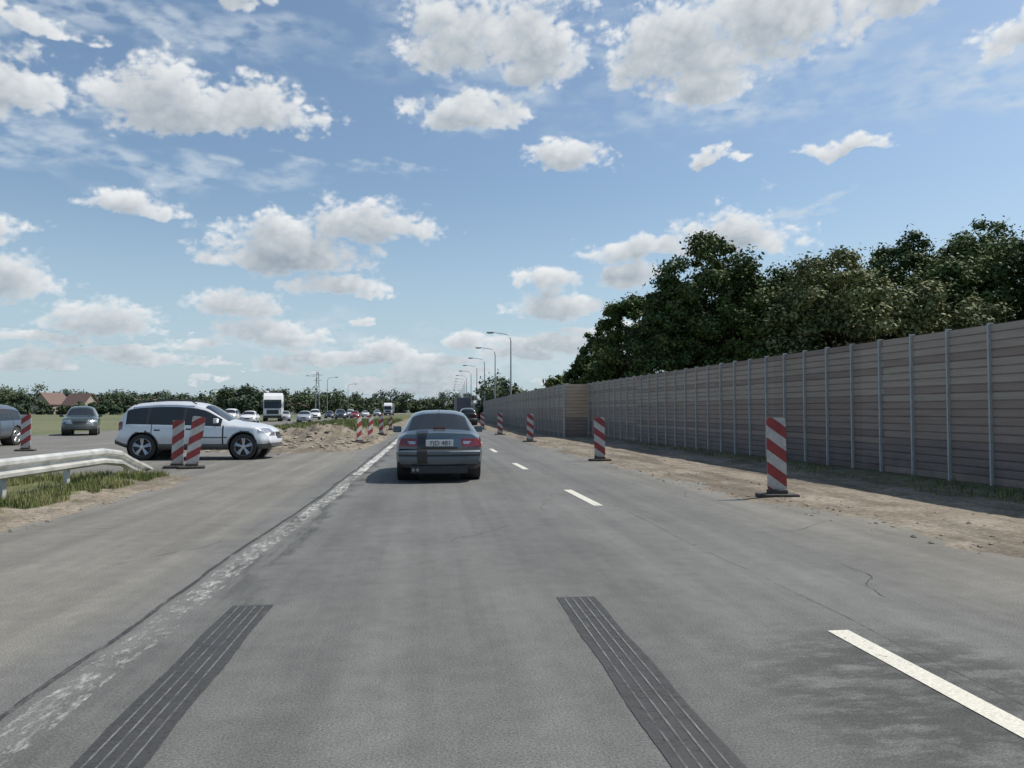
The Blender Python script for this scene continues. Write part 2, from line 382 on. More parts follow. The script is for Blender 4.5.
dashes=[(-2,4.7),(11.2,13.5),(18.3,20.5)]+[(26+7.6*i,28.3+7.6*i) for i in range(20)]
V=[];F=[]
for a,b_ in dashes:
    o=len(V); V+=[(dx(a)-.07,a,.004),(dx(a)+.07,a,.004),(dx(b_)+.07,b_,.004),(dx(b_)-.07,b_,.004)]; F.append((o,o+1,o+2,o+3))
mk('road_marking',V,F,M_DASH)
strip('road_marking',[(-1.82,0),(-1.72,6),(-1.62,12),(-1.58,17)],.22,.004,M_WORN,.15,3)
strip('road_marking',[(-1.58,17.1),(-1.52,30),(-1.6,90),(1.0,260)],.2,.004,M_LINE)
strip('road_seam',[(-2.0,0),(-1.90,6),(-1.80,12),(-1.74,17),(-1.7,40)],.035,.008,M_SEAM,.12,3)
strip('road_seam',[(2.84,0),(2.80,6),(2.72,12),(2.6,25),(2.5,60)],.018,.004,M_SEAM2,.12,3)
# hairline cracks
V=[];F=[]; cr_=random.Random(11)
for (x0,y0,a0,L0) in [(-4.4,9.5,.15,2.4),(-3.2,12.5,1.3,3.5),(.2,8.2,.9,1.6),(1.6,10.5,1.4,3.2),(3.6,8.5,.5,1.8),(4.1,12.0,1.5,4.0),(-2.9,7.2,1.2,1.8),(3.4,5.4,1.25,1.6),(-.3,20,1.2,4)]:
    x,y,a=x0,y0,a0; s=0; pts=[]
    while s<L0:
        pts.append((x,y)); a+=cr_.uniform(-.45,.45); a=.8*a+.2*a0; x+=math.cos(a)*.08; y+=math.sin(a)*.08; s+=.08
    o=len(V)
    for i,(px,py) in enumerate(pts):
        wv=.006*cr_.uniform(.4,1)*(1 if 1<i<len(pts)-2 else .2); V+=[(px-math.sin(a0)*wv,py+math.cos(a0)*wv,.004),(px+math.sin(a0)*wv,py-math.cos(a0)*wv,.004)]
    for i in range(len(pts)-1): F.append((o+2*i,o+2*i+1,o+2*i+3,o+2*i+2))
mk('road_cracks',V,F,M_SEAM)
M_TR=paint('bitumen_strip',.28,.50,(.055,.055,.054),12,amax=.92)
M_TRL=paint('strip_line',.38,.58,(.25,.25,.24),20,stretch=(1,.35,1),amax=.75)
for i,x0 in enumerate((-1.26,1.09)):
    e=empty('rubber_strip',(x0,0,.004))
    V=[];F=[];ys_=np.linspace(.2,5.75,90)
    for q,yy in enumerate(ys_):
        j1=.006*math.sin(q*.3+i)+random.uniform(-.002,.002); V+=[(-.145+j1,yy,0),(.145+j1,yy,0)]
    for q in range(89): F.append((2*q,2*q+1,2*q+3,2*q+2))
    mk('dark_band',V,F,M_TR,parent=e)
    V=[];F=[]
    for k in range(4):
        xx=-.087+.058*k; o=len(V); V+=[(xx-.005,.2,.004),(xx+.005,.2,.004),(xx+.005,5.7,.004),(xx-.005,5.7,.004)]; F.append((o,o+1,o+2,o+3))
    mk('groove_lines',V,F,M_TRL,parent=e)

# ------------------------------------------------------------ noise barrier
def boardmat(name,c):
    m,t,b=newmat(name); p=geo(t)
    n=t.noise(t.vm('MULTIPLY',p,(1,.6,9)),1.6,4,.6)
    pan=t.n.new('ShaderNodeTexWhiteNoise'); pan.noise_dimensions='1D'
    t.l.new(t.math('FLOOR',t.math('MULTIPLY',t.sep(p)[1],.255)),pan.inputs['W'])
    f=t.math('MULTIPLY',t.rng(n,.3,.7,.86,1.14),t.rng(pan.outputs[0],0,1,.9,1.08))
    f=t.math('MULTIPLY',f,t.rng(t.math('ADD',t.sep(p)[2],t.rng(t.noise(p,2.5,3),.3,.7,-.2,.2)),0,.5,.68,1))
    t.l.new(t._sc(c,f),b.inputs['Base Color']); b.inputs['Roughness'].default_value=.8; return m
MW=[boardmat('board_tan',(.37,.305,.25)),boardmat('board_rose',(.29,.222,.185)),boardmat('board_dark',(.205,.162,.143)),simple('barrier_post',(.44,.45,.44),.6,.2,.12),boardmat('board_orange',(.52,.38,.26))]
def barrier(pts,H,sp,seed,rows=20):
    e=empty('noise_barrier',(0,0,0)); mb=MB(); po=MB(); rnd=random.Random(seed)
    bh=H/rows
    for (x0,y0),(x1,y1) in zip(pts[:-1],pts[1:]):
        L=math.hypot(x1-x0,y1-y0); ux,uy=(x1-x0)/L,(y1-y0)/L; nx,ny=-uy,ux
        if nx>0.01: nx,ny=-nx,-ny
        if abs(nx)<.1: nx,ny=0,-1
        nseg=max(1,int(L/(sp*4)))
        for k in range(nseg):
            a,b_=L*k/nseg,L*(k+1)/nseg; shift=rnd.choice([0,0,0,1,2])
            for r in range(rows):
                z0=r*bh; fr=(r+.5)/rows
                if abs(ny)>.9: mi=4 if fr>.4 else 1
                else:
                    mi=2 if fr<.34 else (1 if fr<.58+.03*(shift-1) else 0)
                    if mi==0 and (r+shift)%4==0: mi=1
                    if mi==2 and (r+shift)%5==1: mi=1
                g=.009; dpt=.025
                A_=lambda s,o,z:(x0+ux*s+nx*o,y0+uy*s+ny*o,z)
                v=[A_(a,0,z0),A_(b_,0,z0),A_(a,0,z0+g),A_(b_,0,z0+g),A_(a,dpt,z0+g*1.8),A_(b_,dpt,z0+g*1.8),A_(a,dpt,z0+bh-g),A_(b_,dpt,z0+bh-g),A_(a,0,z0+bh),A_(b_,0,z0+bh)]
                mb.add(v,[(0,1,3,2),(2,3,5,4),(4,5,7,6),(6,7,9,8)],mi)
            mb.add([A_(a,-.08,0),A_(b_,-.08,0),A_(a,-.08,H),A_(b_,-.08,H),A_(a,.03,H),A_(b_,.03,H)],[(0,1,3,2),(2,3,5,4)],2)
        npst=int(round(L/sp))
        rot=Matrix.Rotation(math.atan2(uy,ux)-math.pi/2,3,'Z')
        for k in range(npst+1):
            s=L*k/npst
            po.box((x0+ux*s+nx*.02,y0+uy*s+ny*.02,H/2+.0),(.11,.035,H+.04+rnd.uniform(-.02,.02)),0,rot)
    mb.obj('boards',MW,parent=e); po.obj('posts',[MW[3]],parent=e)
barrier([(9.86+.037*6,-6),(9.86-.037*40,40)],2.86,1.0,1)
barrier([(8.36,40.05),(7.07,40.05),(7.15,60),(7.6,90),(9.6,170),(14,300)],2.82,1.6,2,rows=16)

# ------------------------------------------------------------ street lamps
M_POLE=simple('galvanised',(.30,.31,.32),.5,.6,.1); M_LAMP=simple('lamp_head',(.35,.36,.37),.4,.3,.1)
def lamp(x,y,h=10,arm=-2.4):
    e=empty('street_lamp',(x,y,0)); mb=MB()
    mb.tube([(0,0,0),(0,0,h*.5),(0,0,h-.9)],[.11,.085,.06])
    mb.tube([(0,0,h-.95),(arm*.04,0,h-.5),(arm*.18,0,h-.2),(arm*.5,0,h-.07),(arm*.85,0,h)],[.055,.05,.045,.04,.035])
    mb.tube([(0,0,0),(0,0,.5)],.15)
    mb.obj('pole',[M_POLE],parent=e,smooth=True)
    mb=MB(); mb.box((arm*.95,0,h+.0),(.8,.3,.14)); mb.box((arm*.95,0,h-.09),(.55,.22,.06)); mb.obj('lamp_head',[M_LAMP],parent=e,bevel=.04)
for i in range(12): lamp(8.85+max(0,i-5)*.5,84+20.5*i)
lamp(-26,200,10,2.4); lamp(-31,215,11,-2.4); lamp(-26,250,10,2.4)
# lattice mast in the distance
e=empty('lattice_mast',(-33,232,0)); mb=MB(); H_=13.
for sx in(-1,1):
    for sy in(-1,1): mb.tube([(sx*.7,sy*.7,0),(sx*.25,sy*.25,H_)],.05,5)
for k in range(10):
    z0,z1=H_*k/10,H_*(k+1)/10; w0,w1=.7-.45*k/10,.7-.45*(k+1)/10; s=1 if k%2 else -1
    for q in(-1,1): mb.tube([(s*w0,q*w0,z0),(-s*w1,q*w1,z1)],.035,4); mb.tube([(q*w0,s*w0,z0),(q*w1,-s*w1,z1)],.035,4)
mb.tube([(-1.6,0,H_-1),(1.6,0,H_-1)],.06,5); mb.tube([(-1.2,0,H_-2.6),(1.2,0,H_-2.6)],.06,5); mb.obj('frame',[M_POLE],parent=e)

# ------------------------------------------------------------ guardrail
M_GALV=simple('guardrail_zinc',(.54,.54,.51),.5,.35,.22,3)
e=empty('guardrail',(0,0,0))
path=[(-6.15,-8,.72),(-6.15,0,.72),(-6.14,8,.72),(-6.1,13,.71),(-6.1,15.2,.70),(-6.2,16.3,.60),(-6.4,17.5,.38),(-6.65,19.0,.14),(-6.72,19.5,.05)]
prof=[(0,-.155),(.02,-.15),(.075,-.115),(.08,-.065),(.01,-.03),(0,0),(.01,.03),(.08,.065),(.075,.115),(.02,.15),(0,.155),(-.006,.15),(.065,.105),(.07,.07),(0,.03),(-.012,0),(0,-.03),(.07,-.07),(.065,-.105),(-.006,-.15)]
V=[];F=[];npf=len(prof)
for (x,y,z) in path:
    for (o,h) in prof: V.append((x+o,y,z-.155+h))
for i in range(len(path)-1):
    for k in range(npf):
        F.append((i*npf+k,i*npf+(k+1)%npf,(i+1)*npf+(k+1)%npf,(i+1)*npf+k))
mk('beam',V,F,M_GALV,parent=e)
mb=MB()
for y in [-6,-2,2,6,8,10,12,14]:
    mb.box((-6.2,y,.3),(.06,.11,.72))
mb.box((-6.43,17.2,.15),(.06,.1,.4)); mb.obj('posts',[M_GALV],parent=e)

# ------------------------------------------------------------ delineator panels
m,t,b=newmat('hazard_stripes'); p=objc(t); x,y,z=t.sep(p)
s=t.math('FRACT',t.math('ADD',t.math('MULTIPLY',t.math('ADD',z,t.math('MULTIPLY',x,.75)),2.6),.12))
st=t.rng(s,.495,.505); dn=t.rng(t.noise(p,7,5,.7),.3,.7,.62,1.08)
t.l.new(t._sc(t.mix(st,(.54,.52,.49),(.33,.045,.045)),dn),b.inputs['Base Color']); b.inputs['Roughness'].default_value=.45; M_HAZ=m
M_RUB=simple('rubber_base',(.06,.057,.05),.85,var=.3,scale=10)
def beacon(x,y,z=0,rz=0,tilt=0,flip=1,h=1.15,wd=.30):
    e=empty('traffic_delineator_panel',(x,y,z),rz)
    mb=MB(); mb.box((0,0,.03),(.62,.34,.06)); mb.box((0,0,.09),(.30,.18,.07)); mb.obj('rubber_foot',[M_RUB],parent=e,bevel=.02)
    pts=[];r=.04
    for cx,cz,a0 in((wd/2-r,h-r,0),(-wd/2+r,h-r,90),(-wd/2+r,r,180),(wd/2-r,r,270)):
        for a in (0,30,60,90): pts.append((cx+r*math.cos(R(a0+a)),cz+r*math.sin(R(a0+a))))
    n=len(pts); V=[(a,-.02,b_) for a,b_ in pts]+[(a,.02,b_) for a,b_ in pts]
    F=[tuple(range(n)),tuple(range(2*n-1,n-1,-1))]+[(k,k+n,(k+1)%n+n,(k+1)%n) for k in range(n)]
    o=mk('panel',V,F,M_HAZ,parent=e,loc=(0,0,.12)); o.rotation_euler=(0,R(tilt),0); o.scale=(flip,1,1)
    mb=MB(); mb.box((0,.035,.5),(.05,.03,.9)); q=mb.obj('stem',[M_POLE],parent=e); q.rotation_euler=(0,R(tilt),0)
beacon(5.54,11.85,.02,R(-8),-.5); beacon(4.74,21.2,.0,R(-5),-1,h=1.1); beacon(4.5,34.5,0,0,1); beacon(4.1,45,0); beacon(3.95,58,0)
beacon(-6.16,19.7,0,R(10),1,-1,1.05,.27); beacon(-5.76,19.5,0,R(14),8,-1,1.15,.30)
beacon(-14.05,28.6,0,R(10),0,-1)
beacon(-2.85,31.8,0.1,R(40),0,-1,1.0,.2); beacon(-2.7,35.6,.1,R(35),3,-1,1.0,.22); beacon(-2.6,42,.1,0,0,-1,1.0,.22); beacon(-2.6,52,.1,0,0,-1,1.0,.22)

# ------------------------------------------------------------ cars
def paintmat(name,c,metal=.5,rough=.32):
    m,t,b=newmat(name); p=objc(t)
    dirt=t.math('MULTIPLY',t.rng(t.sep(p)[2],.75,.25,0,.6),t.rng(t.noise(p,4,4,.65),.3,.7,.5,1.2))
    col=t.mix(dirt,t._sc(c,t.rng(t.noise(p,3,3),.3,.7,.95,1.05)),(.17,.155,.13))
    t.l.new(col,b.inputs['Base Color']); b.inputs['Metallic'].default_value=metal
    t.l.new(t.rng(dirt,0,.6,rough,.75),b.inputs['Roughness']); b.inputs['Coat Weight'].default_value=.6; b.inputs['Coat Roughness'].default_value=.06
    return m
M_GLASS=simple('car_glass',(.02,.024,.027),.05,0,.1,2); M_GLASS.node_tree.nodes['Principled BSDF'].inputs['Specular IOR Level'].default_value=.6
M_BLK=simple('black_trim',(.03,.03,.032),.5,0,.2,8)
M_REDL=simple('tail_lens',(.18,.01,.012),.15,0,.3,12,coat=1)
M_CLR=simple('clear_lens',(.42,.43,.45),.12,.6,.2,20,coat=1)
M_GAP=simple('shut_gap',(.01,.01,.01),.9)
M_TYRE=simple('tyre',(.035,.034,.033),.85,0,.2,20); M_RIM=simple('alloy_rim',(.55,.56,.58),.3,.85,.08,8)
M_STRIPE=simple('black_stripe',(.012,.012,.014),.3,0,.1,coat=.5)
M_ORG=simple('amber_lens',(.6,.18,.02),.2,coat=1); M_PLATE=simple('number_plate',(.62,.62,.60),.4,0,.05)
M_CLAD=simple('grey_cladding',(.085,.088,.09),.55,0,.15,6)
def wheel(mb,x,y,r,w_,side):
    s=side; c=(x,y,r)
    mb.lathe([(r*.68,-w_/2),(r*.9,-w_/2),(r*.985,-w_/2+.02),(r,-w_/4),(r,w_/4),(r*.985,w_/2-.02),(r*.9,w_/2),(r*.68,w_/2-.005)],c,36,0,s)
    mb.lathe([(r*.69,w_/2-.01),(r*.66,w_/2+.003),(r*.63,w_/2-.01),(r*.62,0)],c,36,1,s)
    mb.lathe([(r*.63,w_/2-.09),(.001,w_/2-.09)],c,24,2,s)
    mb.lathe([(r*.16,w_/2-.06),(r*.15,w_/2-.005),(.001,w_/2-.0)],c,16,1,s)
    for k in range(5):
        for dd in(-.14,.14):
            a=2*math.pi*k/5+.3; p0=(math.cos(a+dd)*r*.1,math.sin(a+dd)*r*.1); p1=(math.cos(a+dd*.9)*r*.65,math.sin(a+dd*.9)*r*.65)
            mb.tube([(c[0]+s*(w_/2-.03),c[1]+p0[0],c[2]+p0[1]),(c[0]+s*(w_/2-.02),c[1]+p1[0],c[2]+p1[1])],r*.07,6,1)
def car(name,sp,loc,rz,paint_,dy=.02,m=9,extra=None):
    e=empty(name,loc,rz); L=sp['L']; ys=np.arange(0,L+dy/2,dy); ys=np.concatenate([[0,.003],ys[1:-1],[L-.003,L]])
    def I(k):
        a=np.array(sp[k]); yy=np.linspace(0,L,400); v=np.interp(yy,a[:,0],a[:,1]); kw=sp.get('sm',9); kk=np.ones(kw)/kw; vp=np.pad(v,kw//2,mode='edge'); v2=np.convolve(vp,kk,'valid'); return np.interp(ys,yy,v2)
    top=I('top'); wr=I('wr'); belt=I('belt'); W=I('w'); zb=I('zb'); zr=top-I('rd')
    belt=np.minimum(belt,zr-.015)
    zm=zb+(belt-zb)*.5; ny=len(ys)
    C=np.zeros((ny,8,2))
    C[:,0]=np.stack([0*W,zb],1);C[:,1]=np.stack([W*.84,zb],1);C[:,2]=np.stack([W-.025,zb+.10],1);C[:,3]=np.stack([W,zm],1)
    C[:,4]=np.stack([W-.035,belt],1);C[:,5]=np.stack([wr,zr],1);C[:,6]=np.stack([wr*.6,top-.006],1);C[:,7]=np.stack([0*W,top+.008],1)
    q=np.linspace(0,7,7*m+1); P_=np.zeros((ny,len(q),2))
    for k in range(2):
        for i in range(ny): P_[i,:,k]=np.interp(q,range(8),C[i,:,k])
    for _ in range(4): P_[:,1:-1]=.25*P_[:,:-2]+.5*P_[:,1:-1]+.25*P_[:,2:]
    nq=len(q)
    vx=P_[:,:,0]; vz=P_[:,:,1]; vy=np.repeat(ys[:,None],nq,1)
    for yw in sp['axles']:
        dd=np.hypot(vy-yw,vz-sp['r']); ra=sp['ra']; k=(abs(dd-ra)<dy*.8)&(vx>W.max()*.6)
        f=np.where(k,ra/np.maximum(dd,1e-4),1); vy=yw+(vy-yw)*f; vz=sp['r']+(vz-sp['r'])*f
    V=[];F=[];FM=[]
    def emit(X,Y,Z,Q,end):
        a,b_=X.shape; I_=np.arange(a*b_).reshape(a,b_)+sum(len(v) for v in V)
        V.append(np.stack([X,Y,Z],-1).reshape(-1,3))
        f=np.stack([I_[:-1,:-1],I_[:-1,1:],I_[1:,1:],I_[1:,:-1]],-1).reshape(-1,4)
        c4=lambda T:(.25*(T[:-1,:-1]+T[:-1,1:]+T[1:,1:]+T[1:,:-1])).ravel()
        cx,cy,cz,cq=c4(X),c4(Y),c4(Z),c4(Q)
        mi=sp['mat'](cx,cy,cz,cq,end)
        if end==0:
            for yw in sp['axles']:
                mi=np.where((np.hypot(cy-yw,cz-sp['r'])<sp['ra'])&(abs(cx)>W.max()*.6),-1,mi)
        k=mi>=0; F.append(f[k]); FM.append(mi[k])
    Q=np.repeat(q[None,:],ny,0)
    emit(vx,vy,vz,Q,0); emit(-vx,vy,vz,Q,0)
    ks=np.linspace(-1,1,41)
    for i,end in((0,-1),(ny-1,1)):
        emit(vx[i][:,None]*ks[None,:],np.repeat(vy[i][:,None],41,1),np.repeat(vz[i][:,None],41,1),np.repeat(q[:,None],41,1),end)
    V=np.concatenate(V); F=np.concatenate(F); FM=np.concatenate(FM)
    V[:,1]+=sp['deform'](V[:,0],V[:,1],V[:,2])
    mk('body',V,F,[paint_,M_GLASS,M_BLK,M_REDL,M_CLR,M_STRIPE,M_GAP,M_ORG,M_CLAD],FM,smooth=True,sharp=38,parent=e,merge=.0015)
    mb=MB(); wd=sp.get('ww',.21)
    for yw in sp['axles']:
        for s in(1,-1):
            wheel(mb,s*(W.max()-wd/2-.02),yw,sp['r'],wd,s)
            mb.lathe([(.001,W.max()*.5),(sp['ra']-.004,W.max()*.5),(sp['ra']-.004,W.max()*.955)],(0,yw,sp['r']),36,2,s)
    mb.obj('wheels',[M_TYRE,M_RIM,M_BLK],parent=e,smooth=True,sharp=40)
    mb=MB(); ym=sp['mir']
    for s in(1,-1):
        mb.box((s*(W.max()+.07),ym[0],ym[1]),(.19,.11,.14)); mb.box((s*(W.max()-.02),ym[0]+.02,ym[1]-.05),(.1,.05,.04))
    mb.obj('mirrors',[paint_],parent=e,bevel=.03)
    if extra: extra(e)
    return e
def sedan_mat(x,y,z,q,end):
    ax=abs(x); m_=np.zeros(len(x),int)
    if end==0:
        m_=np.where((q>4.12)&(q<4.86)&(((y>.98)&(y<1.82))|((y>1.9)&(y<2.95))),1,m_)
        m_=np.where((q>4.12)&(q<4.9)&(y>=1.82)&(y<=1.9),2,m_)
        m_=np.where((q>5.12)&(y>.60)&(y<1.13),1,m_); m_=np.where((q>5.1)&(y>2.74)&(y<3.32),1,m_)
        for yg in(1.86,2.9,1.02): m_=np.where((abs(y-yg)<.011)&(q>2)&(q<4.1),6,m_)
        m_=np.where((q>1.9)&(q<3.9)&(abs(z-.52)<.022)&(y>.3)&(y<4.2),2,m_)
        m_=np.where((q<2.1),2,m_)
        m_=np.where((y<.24)&(z>.70)&(z<.86)&(ax>.5)&(q<4.6),3,m_)
        m_=np.where((y>4.2)&(z>.58)&(z<.72)&(ax>.3),4,m_)
        m_=np.where((x>-.44)&(x<-.24)&(q>5.0)&(y<.56),5,m_)
    elif end==-1:
        m_=np.where((z>.70)&(z<.86)&(ax>.42),3,m_)
        m_=np.where((z>.765)&(z<.80)&(ax>.46)&(ax<.60),4,m_)
        m_=np.where(abs(z-.645)<.010,6,m_)
        m_=np.where((abs(z-.53)<.025),2,m_); m_=np.where(z<.36,2,m_)
        m_=np.where((x>-.44)&(x<-.24)&(z>.38)&(m_==0),5,m_)
        m_=np.where((ax<.36)&(abs(z-.685)<.012),2,m_)
    else:
        m_=np.where((z>.55)&(z<.68)&(ax>.3),4,m_); m_=np.where((z>.5)&(z<.66)&(ax<.28),2,m_)
    return m_
def sedan_def(x,y,z):
    tr=np.clip(1-y/.7,0,1)**1.5; tf=np.clip(1-(4.48-y)/.7,0,1)**1.5
    return tr*(.09*sstep(z,.61,.66)+.05*sstep(z,.66,.95)+.16*(abs(x)/.86)**2.5+.04*sstep(-z,-.45,-.3))-tf*(.25*(abs(x)/.86)**2.2+.1*sstep(z,.5,.72))
SEDAN=dict(L=4.48,axles=(.96,3.58),r=.315,ra=.365,mir=(2.95,.98),mat=sedan_mat,deform=sedan_def,
 top=[(0,.955),(.08,.985),(.5,1.0),(.6,1.02),(1.12,1.345),(1.3,1.385),(1.8,1.415),(2.4,1.40),(2.75,1.345),(3.3,1.0),(3.4,.965),(3.9,.90),(4.3,.78),(4.48,.66)],
 wr=[(0,.66),(.5,.66),(.62,.66),(1.15,.555),(1.8,.56),(2.6,.555),(3.3,.68),(4,.66),(4.48,.5)],
 belt=[(0,.84),(.6,.90),(1.5,.92),(2.9,.90),(3.3,.88),(4,.80),(4.3,.70),(4.48,.58)],
 w=[(0,.80),(.15,.845),(.5,.865),(3.9,.865),(4.3,.82),(4.48,.72)], zb=[(0,.30),(.3,.24),(.6,.20),(4,.19),(4.48,.24)],
 rd=[(0,.03),(.5,.03),(.65,.035),(1.15,.07),(2.6,.07),(3.3,.035),(4.48,.03)])
M_SED=paintmat('sedan_paint',(.10,.135,.165),.4,.3)
def sedan_extra(e):
    mb=MB(); mb.box((0,.022,.775),(.53,.02,.125)); mb.obj('plate',[M_PLATE],parent=e,bevel=.006)
    cu=bpy.data.curves.new('plate_text','FONT'); cu.body='FJD 481'; cu.size=.125; cu.align_x='CENTER'; cu.extrude=.001
    o=bpy.data.objects.new('plate_text',cu); COL.objects.link(o); o.parent=e; o.location=(.02,.0095,.733); o.rotation_euler=(R(90),0,0); o.data.materials.append(M_BLK)
    mb=MB(); mb.tube([(-.5,-.02,.26),(-.5,.3,.26)],.03,12); mb.tube([(-.42,-.02,.26),(-.42,.3,.26)],.03,12); mb.obj('exhaust',[M_POLE],parent=e)
    mb=MB(); mb.box((0,.62,1.055),(.24,.02,.03),0); mb.obj('brake_lamp',[M_REDL],parent=e)
    mb=MB(); mb.tube([(0,1.35,1.40),(0,1.1,1.62)],.006,6); mb.obj('antenna',[M_BLK],parent=e)
    mb=MB(); mb.box((-.0,.04,.26),(1.1,.06,.14)); mb.obj('underbody',[M_BLK],parent=e)
car('sedan_car',SEDAN,(.19,15.0,0),R(0),M_SED,extra=sedan_extra)

def suv_mat(x,y,z,q,end):
    ax=abs(x); m_=np.zeros(len(x),int)
    if end==0:
        wz=(q>4.04)&(q<4.88)
        m_=np.where(wz&(y>.34)&(y<3.06-.0*z),1,m_)
        m_=np.where(wz&(((y>=.98)&(y<=1.06))|((y>=1.98)&(y<=2.06))),2,m_)
        m_=np.where((q>5.1)&(y>2.55)&(y<3.25),1,m_); m_=np.where((q>5.1)&(y>.05)&(y<.30),1,m_)
        for yg in(1.15,2.05,3.12): m_=np.where((abs(y-yg)<.011)&(q>2)&(q<4.1),6,m_)
        m_=np.where(((z<.46)&(q<4))|(q<2.1),8,m_)
        for yw in(.90,3.695): m_=np.where((np.hypot(y-yw,z-.37)<.465)&(ax>.5)&(q<4)&(z<.82),8,m_)
        m_=np.where((y<.2)&(z>.86)&(z<1.10)&(ax>.5),3,m_)
        m_=np.where((y>4.16)&(z>.76)&(z<.90)&(ax>.42),4,m_)
        for yh in(1.30,2.20): m_=np.where((abs(y-yh)<.09)&(abs(z-.87)<.016)&(q<4),6,m_)
        m_=np.where((abs(z-.64)<.009)&(y>1.35)&(y<3.25)&(q<4),8,m_)
    elif end==-1:
        m_=np.where((z>.86)&(z<1.08)&(ax>.55),3,m_); m_=np.where(z<.60,8,m_)
    else:
        m_=np.where((z>.68)&(z<.82)&(ax>.36),4,m_); m_=np.where((z>.60)&(z<.78)&(ax<.3),2,m_); m_=np.where(z<.48,8,m_)
    return m_
def suv_def(x,y,z):
    tr=np.clip(1-y/.7,0,1)**1.5; tf=np.clip(1-(4.57-y)/.7,0,1)**1.5
    return tr*(.10*sstep(z,.6,.7)+.16*(abs(x)/.9)**2.5)-tf*(.28*(abs(x)/.9)**2.2+.08*sstep(z,.5,.75))
SUV=dict(L=4.57,axles=(.90,3.695),r=.375,ra=.425,mir=(2.95,1.12),mat=suv_mat,deform=suv_def,ww=.235,sm=17,
 top=[(0,1.08),(.06,1.14),(.28,1.46),(.42,1.575),(.7,1.635),(1.3,1.68),(1.8,1.68),(2.3,1.64),(2.6,1.55),(3.22,1.14),(3.4,1.095),(3.9,1.04),(4.3,.95),(4.50,.86),(4.57,.78)],
 wr=[(0,.72),(.3,.64),(.6,.61),(1.2,.62),(2.5,.61),(3.22,.72),(4.1,.70),(4.57,.52)],
 belt=[(0,1.0),(.5,1.02),(1.5,.99),(3.0,.96),(3.4,.97),(4.1,.91),(4.4,.82),(4.57,.68)],
 w=[(0,.80),(.2,.87),(.6,.925),(4.0,.925),(4.35,.86),(4.57,.72)], zb=[(0,.46),(.3,.36),(.7,.28),(3.9,.28),(4.3,.30),(4.57,.38)],
 rd=[(0,.03),(.25,.05),(.6,.085),(2.5,.085),(3.22,.04),(4.57,.03)])
M_SUV=paintmat('suv_paint',(.66,.68,.70),.2,.3)
def suv_extra(e):
    mb=MB()
    for s in(1,-1):
        mb.tube([(s*.60,.62,1.58),(s*.60,.75,1.68),(s*.60,1.5,1.725),(s*.60,2.15,1.69),(s*.60,2.3,1.60)],.017,8)
    mb.obj('roof_rails',[M_BLK],parent=e,smooth=True)
car('suv',SUV,(-8.98,23.7,-.004),R(-91),M_SUV,extra=suv_extra)
M_GRN=paintmat('minivan_paint',(.055,.075,.068),.4,.3); M_BLU=paintmat('blue_paint',(.11,.14,.19),.4,.3); M_WHT=paintmat('white_paint',(.7,.7,.7),.0,.35)
M_SIL=paintmat('silver_paint',(.45,.46,.47),.4,.35); M_DK=paintmat('dark_paint',(.03,.035,.04),.3,.3); M_RED=paintmat('red_paint',(.3,.03,.02),.1,.35)
car('minivan',SUV,(-21.2,50,0),R(200),M_GRN,dy=.03,m=6)
car('blue_car',SUV,(-17.6,34.3,0),R(178),M_BLU,dy=.03,m=6)
qd=[('white_car',SEDAN,-20,90,M_WHT),('silver_car',SEDAN,-15.3,98,M_SIL),('white_suv',SUV,-18.6,128,M_WHT),('red_car',SEDAN,-14.2,150,M_RED),('white_car',SUV,-16.5,165,M_WHT),
 ('dark_car',SUV,-14.6,128,M_DK),('silver_car',SEDAN,-20.4,112,M_SIL),('white_car',SEDAN,-15.4,185,M_WHT),('dark_car',SEDAN,-19,150,M_DK),('silver_car',SUV,-14,205,M_SIL),('blue_car',SEDAN,-18.5,190,M_BLU),('white_van',SUV,-24.5,100,M_WHT),('silver_car',SUV,-28,104,M_SIL)]
for nm,sp,x,y,pm in qd: car(nm,sp,(x,y,0),R(180+random.uniform(2,9)),pm,dy=.06,m=4)
car('dark_car',SUV,(3.7,74,0),R(0),M_DK,dy=.05,m=5); car('silver_car',SEDAN,(.6,64,0),0,M_SIL,dy=.06,m=4); car('dark_car',SEDAN,(.2,96,0),0,M_DK,dy=.06,m=4)

